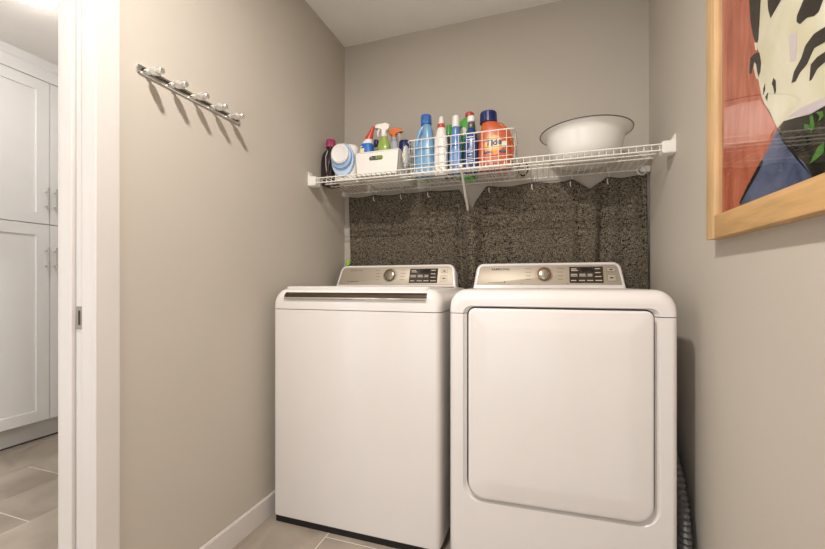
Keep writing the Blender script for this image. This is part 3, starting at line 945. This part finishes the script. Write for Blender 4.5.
def trigger_head(parent, z, m_head, m_trig, flip=1, s=1.0, collar=None):
    """spray trigger: collar, head with nozzle pointing along -x * flip, lever"""
    lathe('collar', [(0.013 * s, z), (0.0145 * s, z + 0.002), (0.0145 * s, z + 0.016 * s), (0.009 * s, z + 0.02 * s)], collar or m_head, parent, n=20)
    prof = [(-0.040, 0.040), (-0.040, 0.052), (-0.030, 0.058), (0.012, 0.062), (0.028, 0.052), (0.024, 0.036), (0.012, 0.026), (0.010, 0.014), (-0.008, 0.014), (-0.010, 0.032), (-0.024, 0.038)]
    pr = [(flip * x * s, z + q * s) for x, q in prof]
    rings = []
    for (y, k) in ((-0.011 * s, .86), (-0.008 * s, 1.0), (0.008 * s, 1.0), (0.011 * s, .86)):
        mx = sum(p[0] for p in pr) / len(pr); mz = sum(p[1] for p in pr) / len(pr)
        rings.append([(mx + (x - mx) * k, y, mz + (q - mz) * k) for x, q in pr])
    h = rings_obj('spray_head', rings, m_head, parent, ang=30)
    bm = bmesh.new()
    add_tube(bm, [(flip * x * s, 0, z + q * s) for x, q in ((-0.016, 0.040), (-0.026, 0.030), (-0.029, 0.018), (-0.027, 0.004))], [0.006 * s, 0.0055 * s, 0.005 * s, 0.003 * s], 8)
    finish('trigger', bm, m_trig, h)
    tube('nozzle', [(flip * -0.039 * s, 0, z + 0.046 * s), (flip * -0.046 * s, 0, z + 0.046 * s)], 0.006 * s, m_trig, h, 10)

# colours
C_ORANGE = mat('plastic_orange', (204, 98, 56), 0.35, coat=0.2)
C_NAVY = mat('plastic_navy', (26, 40, 100), 0.35)
C_ROYAL = mat('plastic_royal', (52, 108, 184), 0.35)
C_LBLUE = mat('plastic_light_blue', (120, 168, 206), 0.3, coat=0.2)
C_WHITE = mat('bottle_white', (236, 232, 226), 0.35)
C_RED = mat('plastic_red', (200, 72, 54), 0.35)
C_GREEN = mat('plastic_green', (110, 190, 60), 0.35)
C_MAG = mat('plastic_magenta', (160, 44, 92), 0.35)
C_DARK = mat('bottle_dark', (40, 28, 28), 0.3, coat=0.2)
C_PALEB = mat('plastic_pale_blue', (190, 212, 236), 0.35)
C_SILV = mat('plastic_silver', (186, 192, 204), 0.3)
C_DKBLUE = mat('bottle_deep_blue', (26, 62, 128), 0.25, coat=0.3)
C_YEL = mat('label_yellow', (246, 196, 70), 0.45)
C_DGREEN = mat('bottle_dark_green', (44, 60, 44), 0.4)
C_SKY = mat('bottle_sky', (92, 134, 190), 0.25, coat=0.3)

def disc_on(name, parent, cx, y, cz, rx, rz, m, t=0.0012, n=36):
    pts = [(cx + rx * math.cos(2 * PI * i / n), cz + rz * math.sin(2 * PI * i / n)) for i in range(n)]
    return poly_prism(name, pts, y - t, y + 0.004, m, parent)

# 1 dark bottle with magenta cap, against the left wall
def dark_bottle():
    t = empty('detergent_bottle', (-1.082, 1.845, DZ), R(-3), 'dark brown detergent bottle with magenta cap against the left wall', 'bottle')
    b = loft('body', [(0, .034, .046, 3.2, 0, 0), (0.004, .040, .052, 3.2, 0, 0), (0.09, .041, .054, 3.2, 0, 0), (0.15, .038, .050, 2.8, 0, 0), (0.178, .028, .036, 2.4, 0, 0), (0.190, .020, .022, 2, 0, 0), (0.204, .019, .020, 2, 0, 0)], C_DARK, t)
    tube('handle', [(0.016, -0.030, 0.175), (0.024, -0.048, 0.14), (0.024, -0.056, 0.09), (0.016, -0.052, 0.04)], [0.008, 0.009, 0.009, 0.008], C_DARK, t, 10)
    tube('label_edge', [(0.012, -0.046, 0.172), (0.004, -0.0535, 0.14), (0.006, -0.0555, 0.09), (0.014, -0.054, 0.03)], 0.0022, mat('label_grey', (176, 168, 160), 0.4), b, 6)
    cap_ribbed('cap', 0.027, 0.042, C_MAG, t, (0, 0, 0.202))
dark_bottle()

# 2 pale container with blue ring lid, leaning back
def pale_tub():
    t = empty('plastic_container', (-0.962, 1.812, DZ), R(4), 'white container with pale blue ring and frosted round cap, beside white bin', 'container')
    loft('body', [(0, .060, .045, 3.5, 0, 0.0), (0.005, 0.062, .050, 3.5, 0, 0), (0.09, 0.063, .052, 3.4, 0.002, 0.0), (0.16, .060, .046, 3.0, 0.006, 0.004), (0.186, .046, .034, 2.6, 0.006, 0.006), (0.192, .03, .02, 2.4, 0.006, 0.006)], C_WHITE, t)
    # round cap on the front face, pointing towards the room
    def ring_front(prof, nm, m, cz, sx=1.0, sz=1.0, cx=-0.004):
        n = 36
        rings = [[(cx + r * sx * math.cos(2 * PI * k / n), -y, cz + r * sz * math.sin(2 * PI * k / n)) for k in range(n)] for r, y in prof]
        return rings_obj(nm, rings, m, t)
    ring_front([(0.062, 0.036), (0.064, 0.052), (0.061, 0.060), (0.054, 0.062)], 'shoulder', C_PALEB, 0.098, 0.98, 1.36)
    ring_front([(0.056, 0.060), (0.057, 0.072), (0.054, 0.078), (0.050, 0.080)], 'lid_ring', mat('ring_blue', (150, 184, 226), 0.35), 0.110, 1.0, 1.1)
    ring_front([(0.048, 0.078), (0.047, 0.092), (0.040, 0.097), (0.034, 0.094), (0.0005, 0.094)], 'cap', mat('frosted_cap', (232, 230, 228), 0.5, bump=0.4, bscale=90), 0.120, 1.0, 1.05)
pale_tub()

# 3 white bin with an oval grip hole
BX0, BX1, BY0, BY1, BH = -0.886, -0.649, 1.742, 1.995, 0.117
def white_bin():
    cx = (BX0 + BX1) / 2
    t = empty('storage_bin', (cx, BY0, DZ), 0, 'white plastic storage bin with oval grip hole full of cleaning bottles', 'storage bin')
    hw0, hw1, th, D = 0.108, 0.1175, 0.0025, BY1 - BY0
    def wall(name, y, dy, hole):
        bm = bmesh.new()
        outer = [(-hw0, 0), (hw0, 0), (hw1, BH), (-hw1, BH)]
        inner = [(x, z) for x, z in rrect(-0.040, 0.034, 0.075, 0.097, 0.0105, 5)] if hole else []
        es = []
        for loop in (outer, inner):
            if not loop: continue
            vs = [bm.verts.new((x, y, z)) for x, z in loop]
            for i in range(len(vs)): es.append(bm.edges.new((vs[i], vs[(i + 1) % len(vs)])))
        bmesh.ops.triangle_fill(bm, edges=es, use_beauty=True)
        r = bmesh.ops.extrude_face_region(bm, geom=bm.faces[:])
        for v in [g for g in r['geom'] if isinstance(g, bmesh.types.BMVert)]: v.co.y += dy
        return finish(name, bm, M_WHITEPL, t, smooth=False)
    wall('front_panel', 0.0, th, True)
    wall('back_panel', D, -th, True)
    for s in (-1, 1):
        rings_obj('side_panel', [[(s * hw0, y0, 0), (s * (hw0 - th), y0, 0), (s * (hw1 - th), y0, BH), (s * hw1, y0, BH)] for y0 in (0.0, D)], M_WHITEPL, t)
    box('bottom_panel', -hw0, hw0, 0, D, 0, th, M_WHITEPL, t)
    tube('rim', [(x, y, BH) for x, y in rrect(-hw1, hw1, 0, D, 0.010, 4)], 0.0032, M_WHITEPL, t, 8, closed=True)
white_bin()
IZ = DZ + 0.0027                                   # inside floor of the bin

def toilet_cleaner():
    t = empty('cleaner_bottle', (-0.842, 1.790, IZ), R(6), 'white and blue cleaner bottle with red slanted nozzle in the white bin', 'bottle')
    loft('body', [(0, .024, .024, 3, 0, 0), (0.004, .028, .028, 3, 0, 0), (0.10, .030, .029, 3, 0, 0), (0.125, .036, .029, 3, 0, 0), (0.155, .034, .027, 2.6, 0, 0), (0.185, .024, .020, 2.2, 0.006, 0), (0.200, .017, .015, 2, 0.012, 0)], C_WHITE, t)
    loft('label', [(0.115, .0352, .0298, 3, 0, 0), (0.13, .0372, .0300, 3, 0, 0), (0.150, .0352, .0280, 2.6, 0, 0), (0.172, .0300, .0242, 2.4, 0.003, 0)], mat('label_blue', (30, 104, 196), 0.4), t, sub=2)
    loft('label_patch', [(0.10, .016, .031, 4, -0.016, 0), (0.125, .018, .0315, 4, -0.016, 0), (0.145, .016, .0300, 4, -0.014, 0)], mat('label_cream', (232, 216, 170), 0.5), t, sub=2)
    loft('nozzle', [(0.196, .020, .018, 2, 0.010, 0), (0.212, .019, .016, 2, 0.014, 0), (0.236, .013, .011, 2, 0.024, 0), (0.256, .0075, .0075, 2, 0.034, 0), (0.262, .006, .006, 2, 0.036, 0)], C_RED, t)
toilet_cleaner()

def spray_bottle(name, loc, rz, label, mb, mh, mt, h, hw, hd, flip=1, s=1.0, collar=None, e=2.6):
    t = empty(name, loc, rz, label, 'spray bottle')
    loft('body', [(0, hw * .9, hd * .9, e, 0, 0), (0.004, hw, hd, e, 0, 0), (h * .35, hw, hd, e, 0, 0), (h * .62, hw * .80, hd * .85, e, 0, 0), (h * .74, hw * .84, hd * .85, 2.4, 0, 0), (h * .90, hw * .60, hd * .62, 2.2, 0, 0), (h, 0.0125 * s, 0.0125 * s, 2, 0, 0)], mb, t)
    trigger_head(t, h - 0.002, mh, mt, flip, s, collar)
    return t
spray_bottle('spray_bottle', (-0.757, 1.812, IZ), R(8), 'green spray bottle with white trigger head in the white bin', mat('plastic_lime_green', (146, 172, 74), 0.3, coat=0.2), C_WHITE, C_WHITE, 0.210, 0.041, 0.026, 1, 1.12)
spray_bottle('spray_bottle', (-0.735, 1.897, IZ), R(184), 'silver spray bottle with orange trigger head behind the green one', C_SILV, mat('plastic_bright_orange', (232, 126, 60), 0.35), C_SILV, 0.215, 0.034, 0.026, 1, 1.12, collar=C_SILV)

def capped_bottle(name, loc, label, mb, mc, h, r, cr, ch, group=None, sx=1.0):
    t = empty(name, loc, 0, label, 'bottle', group)
    lathe('body', [(r * .9, 0), (r, 0.004), (r, h * .75), (r * .92, h * .84), (cr * .9, h * .95), (cr * .85, h)], mb, t, n=24, sx=sx)
    cap_ribbed('cap', cr, ch, mc, t, (0, 0, h - 0.002), n=28, rib=0.0008)
    return t
capped_bottle('cleaner_bottle', (-0.846, 1.915, IZ), 'slim white bottle with navy cap behind red-nozzled cleaner in bin', C_WHITE, C_NAVY, 0.200, 0.022, 0.014, 0.042)
capped_bottle('cleaner_bottle', (-0.795, 1.925, IZ), 'short white bottle with small navy cap in middle of bin', C_WHITE, C_NAVY, 0.195, 0.022, 0.011, 0.030)
capped_bottle('cleaner_bottle', (-0.764, 1.955, IZ), 'red bottle behind green spray bottle in white bin', C_RED, C_RED, 0.200, 0.018, 0.012, 0.035)

# navy-capped bottle between bin and basket
def navy_bottle():
    t = empty('detergent_bottle', (-0.692, 1.945, IZ), 0, 'white bottle with broad navy cap at right end of white bin', 'bottle')
    lathe('body', [(0.024, 0), (0.027, 0.004), (0.027, 0.13), (0.022, 0.158), (0.018, 0.165)], C_WHITE, t, n=24)
    cap_ribbed('cap', 0.033, 0.062, C_NAVY, t, (0, 0, 0.163), n=32)
navy_bottle()

# crumpled white bag hung over the basket's left end
def bag():
    bm = bmesh.new()
    bmesh.ops.create_icosphere(bm, subdivisions=4, radius=1.0)
    from mathutils import noise
    for v in bm.verts:
        d = v.co.normalized()
        k = 1 + 0.28 * noise.noise(d * 2.3 + Vector((3, 1, 7))) + 0.16 * (abs(noise.noise(d * 5.1)) * 2 - .5)
        v.co = Vector((d.x * 0.0115 * k, d.y * 0.040 * k, d.z * 0.052 * k + 0.012 * d.x))
    o = finish('plastic_bag', bm, mat('bag_white', (232, 230, 224), 0.45, bump=0.4, bscale=70), loc=(-0.6335, 1.800, DZ + 0.092), ang=25)
    tag(o, 'crumpled white plastic bag between white bin and wire basket', 'bag')
bag()

# 4 wire basket
WX0, WX1, WY0, WY1, WH = -0.617, -0.112, 1.765, 2.000, 0.158
def wire_basket():
    cx, cy = (WX0 + WX1) / 2, (WY0 + WY1) / 2
    t = empty('wire_basket', (cx, cy, DZ), 0, 'white wire basket holding a row of cleaning bottles on shelf', 'basket')
    hx, hy, fl = (WX1 - WX0) / 2, (WY1 - WY0) / 2, 0.008
    b = 0.0018
    tube('rim', [(x, y, WH) for x, y in rrect(-hx, hx, -hy, hy, 0.02, 5)], 0.0030, M_WIRE, t, 8, closed=True)
    hoop = 4
    for k in range(hoop):
        q = k / hoop
        i = fl * (1 - q)
        tube('hoop_wire', [(x, y, 0.004 + (WH - 0.004) * q) for x, y in rrect(-hx + i, hx - i, -hy + i, hy - i, 0.018, 5)], 0.0015 if k else 0.0022, M_WIRE, t, 6, closed=True)
    n1 = 14
    w = tube('cross_wire', [(0, -hy, WH), (0, -hy + fl, b), (0, hy - fl, b), (0, hy, WH)], 0.0014, M_WIRE, t, 6)
    for k in range(1, n1):
        x = -hx + 2 * hx * k / n1
        if k == 1: w.location.x = x
        else: copy(w, t, (x, 0, 0))
    n2 = 7
    w = tube('long_wire', [(-hx, 0, WH), (-hx + fl, 0, b), (hx - fl, 0, b), (hx, 0, WH)], 0.0014, M_WIRE, t, 6)
    for k in range(1, n2):
        y = -hy + 2 * hy * k / n2
        if k == 1: w.location.y = y
        else: copy(w, t, (0, y, 0))
wire_basket()
KZ = DZ + 0.0036                                   # floor inside the basket

def blue_jug():
    t = empty('detergent_bottle', (-0.553, 1.855, KZ), 0, 'light blue bottle with royal blue cap and loop handle in basket', 'bottle')
    loft('body', [(0, .048, .032, 3.2, 0, 0), (0.004, .052, .037, 3.2, 0, 0), (0.10, .051, .038, 3.0, 0, 0), (0.150, .046, .036, 2.8, 0.003, 0), (0.185, .030, .032, 2.4, 0.014, 0), (0.225, .0265, .030, 2.2, 0.014, 0), (0.250, .022, .024, 2, 0.010, 0), (0.262, .018, .018, 2, 0.006, 0)], C_LBLUE, t)
    tube('handle', [(0.000, -0.004, 0.248), (-0.016, -0.008, 0.236), (-0.030, -0.010, 0.205), (-0.038, -0.010, 0.170), (-0.040, -0.008, 0.135)], [.012, .0115, .0105, .011, .014], C_LBLUE, t, 12)
    cap_ribbed('cap', 0.0275, 0.046, C_ROYAL, t, (0.006, 0, 0.258))
blue_jug()
capped_bottle('cleaner_bottle', (-0.578, 1.945, KZ), 'lime green slim bottle behind the light blue bottle in basket', mat('lime_body', (130, 206, 70), 0.35), mat('lime', (150, 214, 60), 0.4), 0.215, 0.017, 0.010, 0.03)

def white_spray():
    t = empty('cleaner_bottle', (-0.467, 1.845, KZ), 0, 'white squeeze bottle with red collar and pointed white tip in basket', 'bottle')
    loft('body', [(0, .028, .024, 3, 0, 0), (0.004, .033, .028, 3, 0, 0), (0.15, .033, .027, 2.8, 0, 0), (0.185, .028, .023, 2.4, 0, 0), (0.215, .022, .020, 2, 0, 0), (0.228, .017, .017, 2, 0, 0)], C_WHITE, t)
    lathe('collar', [(0.0165, 0.226), (0.019, 0.228), (0.018, 0.246), (0.014, 0.248)], C_RED, t, n=24)
    lathe('tip', [(0.014, 0.247), (0.013, 0.258), (0.0125, 0.268), (0.010, 0.274), (0.0095, 0.282), (0.0005, 0.284)], C_WHITE, t, n=20)
white_spray()
capped_bottle('cleaner_bottle', (-0.447, 1.932, KZ), 'dark green bottle with bright green cap behind red-collared white bottle', C_DGREEN, mat('bottle_green', (84, 176, 70), 0.35, coat=0.2), 0.225, 0.024, 0.016, 0.05)

def sky_bottle():
    t = empty('cleaner_bottle', (-0.394, 1.845, KZ), 0, 'slim sky blue bottle with tall white cap in basket', 'bottle')
    loft('body', [(0, .026, .024, 2.4, 0, 0), (0.004, .030, .028, 2.4, 0, 0), (0.12, .029, .027, 2.4, 0, 0), (0.18, .023, .022, 2.2, 0, 0), (0.215, .020, .020, 2, 0, 0), (0.224, .017, .017, 2, 0, 0)], C_SKY, t)
    loft('label', [(0.04, .0306, .0286, 2.4, 0, 0), (0.075, .0303, .0283, 2.4, 0, 0), (0.11, .0298, .0278, 2.4, 0, 0)], mat('label_pale', (120, 160, 214), 0.4), t, sub=2)
    lathe('cap', [(0.0185, 0.222), (0.0195, 0.225), (0.0175, 0.268), (0.0165, 0.276), (0.0005, 0.278)], C_WHITE, t, n=24)
sky_bottle()

def green_bottle():
    t = empty('cleaner_bottle', (-0.352, 1.935, KZ), R(-6), 'tall bright green bottle with red cap at back of basket', 'bottle')
    loft('body', [(0, .038, .024, 3, 0, 0), (0.004, .043, .028, 3, 0, 0), (0.17, .043, .028, 3, 0, 0), (0.26, .041, .027, 3, -0.004, 0), (0.290, .032, .022, 2.6, 0.0, 0), (0.298, .018, .016, 2, 0.010, 0)], mat('bottle_green', (84, 176, 70), 0.35, coat=0.2), t)
    disc_on('label', t, -0.014, -0.0285, 0.225, 0.015, 0.020, C_WHITE)
    lathe('cap', [(0.023, 0.296), (0.0235, 0.300), (0.022, 0.318), (0.016, 0.324), (0.0005, 0.325)], C_RED, t, n=24, cx=0.010)
green_bottle()

def deep_blue():
    t = empty('cleaner_bottle', (-0.318, 1.838, KZ), 0, 'deep blue bottle with grey neck and white top in basket', 'bottle')
    loft('body', [(0, .030, .026, 3, 0, 0), (0.004, .034, .029, 3, 0, 0), (0.10, .034, .029, 3, 0, 0), (0.155, .032, .027, 2.8, 0, 0), (0.190, .022, .020, 2.2, 0, 0), (0.205, .016, .016, 2, 0, 0)], C_DKBLUE, t)
    for (zz, w) in ((0.152, .030), (0.140, .038), (0.095, .020), (0.082, .026), (0.068, .018), (0.055, .024), (0.040, .030)):
        box('label_mark', -w / 2, w / 2, -0.0305, -0.026, zz, zz + 0.0045, C_PALEB, t)
    lathe('neck', [(0.017, 0.203), (0.018, 0.206), (0.0165, 0.228), (0.013, 0.236)], mat('neck_grey', (110, 108, 106), 0.3, metal=0.4), t, n=22)
    loft('top', [(0.234, .015, .014, 2.4, 0, 0), (0.240, .018, .016, 2.6, 0, 0), (0.258, .018, .016, 2.6, 0, 0), (0.264, .014, .012, 2.4, 0, 0)], C_WHITE, t)
deep_blue()

def orange_jug():
    t = empty('detergent_bottle', (-0.209, 1.855, KZ), R(2), 'orange laundry detergent bottle with navy cap and round yellow label in basket', 'bottle')
    t.scale = (1.0, 1.0, 0.965)
    yf = 0.046
    loft('body', [(0, .066, .040, 3.6, 0, 0), (0.005, .074, .046, 3.6, 0, 0), (0.07, .076, yf, 3.6, 0, 0), (0.13, .076, yf, 3.4, 0.0, 0), (0.165, .071, .044, 3.0, -0.002, 0), (0.200, .056, .040, 2.6, -0.010, 0), (0.224, .040, .034, 2.2, -0.022, 0), (0.238, .033, .030, 2, -0.028, 0)], C_ORANGE, t)
    tube('handle', [(-0.006, -0.010, 0.222), (0.026, -0.014, 0.210), (0.054, -0.014, 0.180), (0.070, -0.012, 0.140), (0.076, -0.008, 0.095), (0.070, -0.006, 0.050)], [.014, .0145, .014, .0135, .0135, .012], C_ORANGE, t, 14)
    # target label
    lb = disc_on('label', t, -0.004, -yf, 0.108, 0.043, 0.050, mat('label_orange', (240, 142, 56), 0.4), t=0.0016)
    disc_on('label_ring', lb, -0.004, -yf - 0.0016, 0.116, 0.036, 0.038, C_YEL, t=0.0004)
    disc_on('label_centre', lb, -0.004, -yf - 0.0020, 0.118, 0.028, 0.029, mat('label_light', (250, 224, 170), 0.4), t=0.0004)
    text_mesh('lettering', 'Tide', 0.041, C_NAVY, lb, (-0.004, -yf - 0.0027, 0.119), rot=(R(90), R(-5), 0), sx=1.0, bold=0.0016, shear=0.12)
    for (a, b_) in ((-0.048, -0.012), (0.018, 0.052)):
        poly_prism('label_band', [(a, 0.072), (b_, 0.070), (b_, 0.082), (a, 0.078)], -yf - 0.0030, -yf + 0.004, C_NAVY, lb)
    poly_prism('label_tab', rrect(0.034, 0.056, 0.098, 0.122, 0.008, 4), -yf - 0.002, -yf + 0.008, mat('label_mint', (206, 224, 196), 0.4), lb)
    cap_ribbed('cap', 0.041, 0.052, C_NAVY, t, (-0.030, 0, 0.233), n=44, rib=0.0012)
orange_jug()

def strap():
    o = tube('cable_loop', [(-0.085 + 0.022 * math.cos(a), 1.985 + 0.004 * math.sin(2 * a), DZ + 0.036 + 0.034 * math.sin(a)) for a in [2 * PI * i / 24 for i in range(24)]], 0.0035, M_BLACK, None, 8, closed=True)
    tag(o, 'small black cord loop standing behind right end of wire basket', 'cord')
strap()

# 5 enamel basin
def basin():
    t = empty('enamel_basin', (0.184, 1.885, DZ), 0, 'white enamel wash basin with dark blue rim on shelf', 'basin')
    n = 56
    out = [(0.0005, 0.0015), (0.092, 0.0), (0.104, 0.003), (0.120, 0.012), (0.135, 0.028), (0.146, 0.050), (0.154, 0.080), (0.160, 0.108), (0.164, 0.120), (0.173, 0.129), (0.184, 0.136), (0.190, 0.1395)]
    inn = [(0.190, 0.1415), (0.184, 0.1385), (0.172, 0.1312), (0.162, 0.121), (0.158, 0.108), (0.152, 0.082), (0.143, 0.051), (0.132, 0.030), (0.117, 0.015), (0.102, 0.006), (0.0005, 0.004)]
    bm = bmesh.new()
    add_lathe(bm, out + inn, n)
    finish('bowl', bm, mat('enamel', (240, 238, 232), 0.18, coat=0.4), t, ang=60)
    tube('rim', [(0.1905 * math.cos(2 * PI * i / n), 0.1905 * math.sin(2 * PI * i / n), 0.1405) for i in range(n)], 0.0022, mat('rim_blue', (48, 56, 84), 0.3), t, 8, closed=True)
basin()
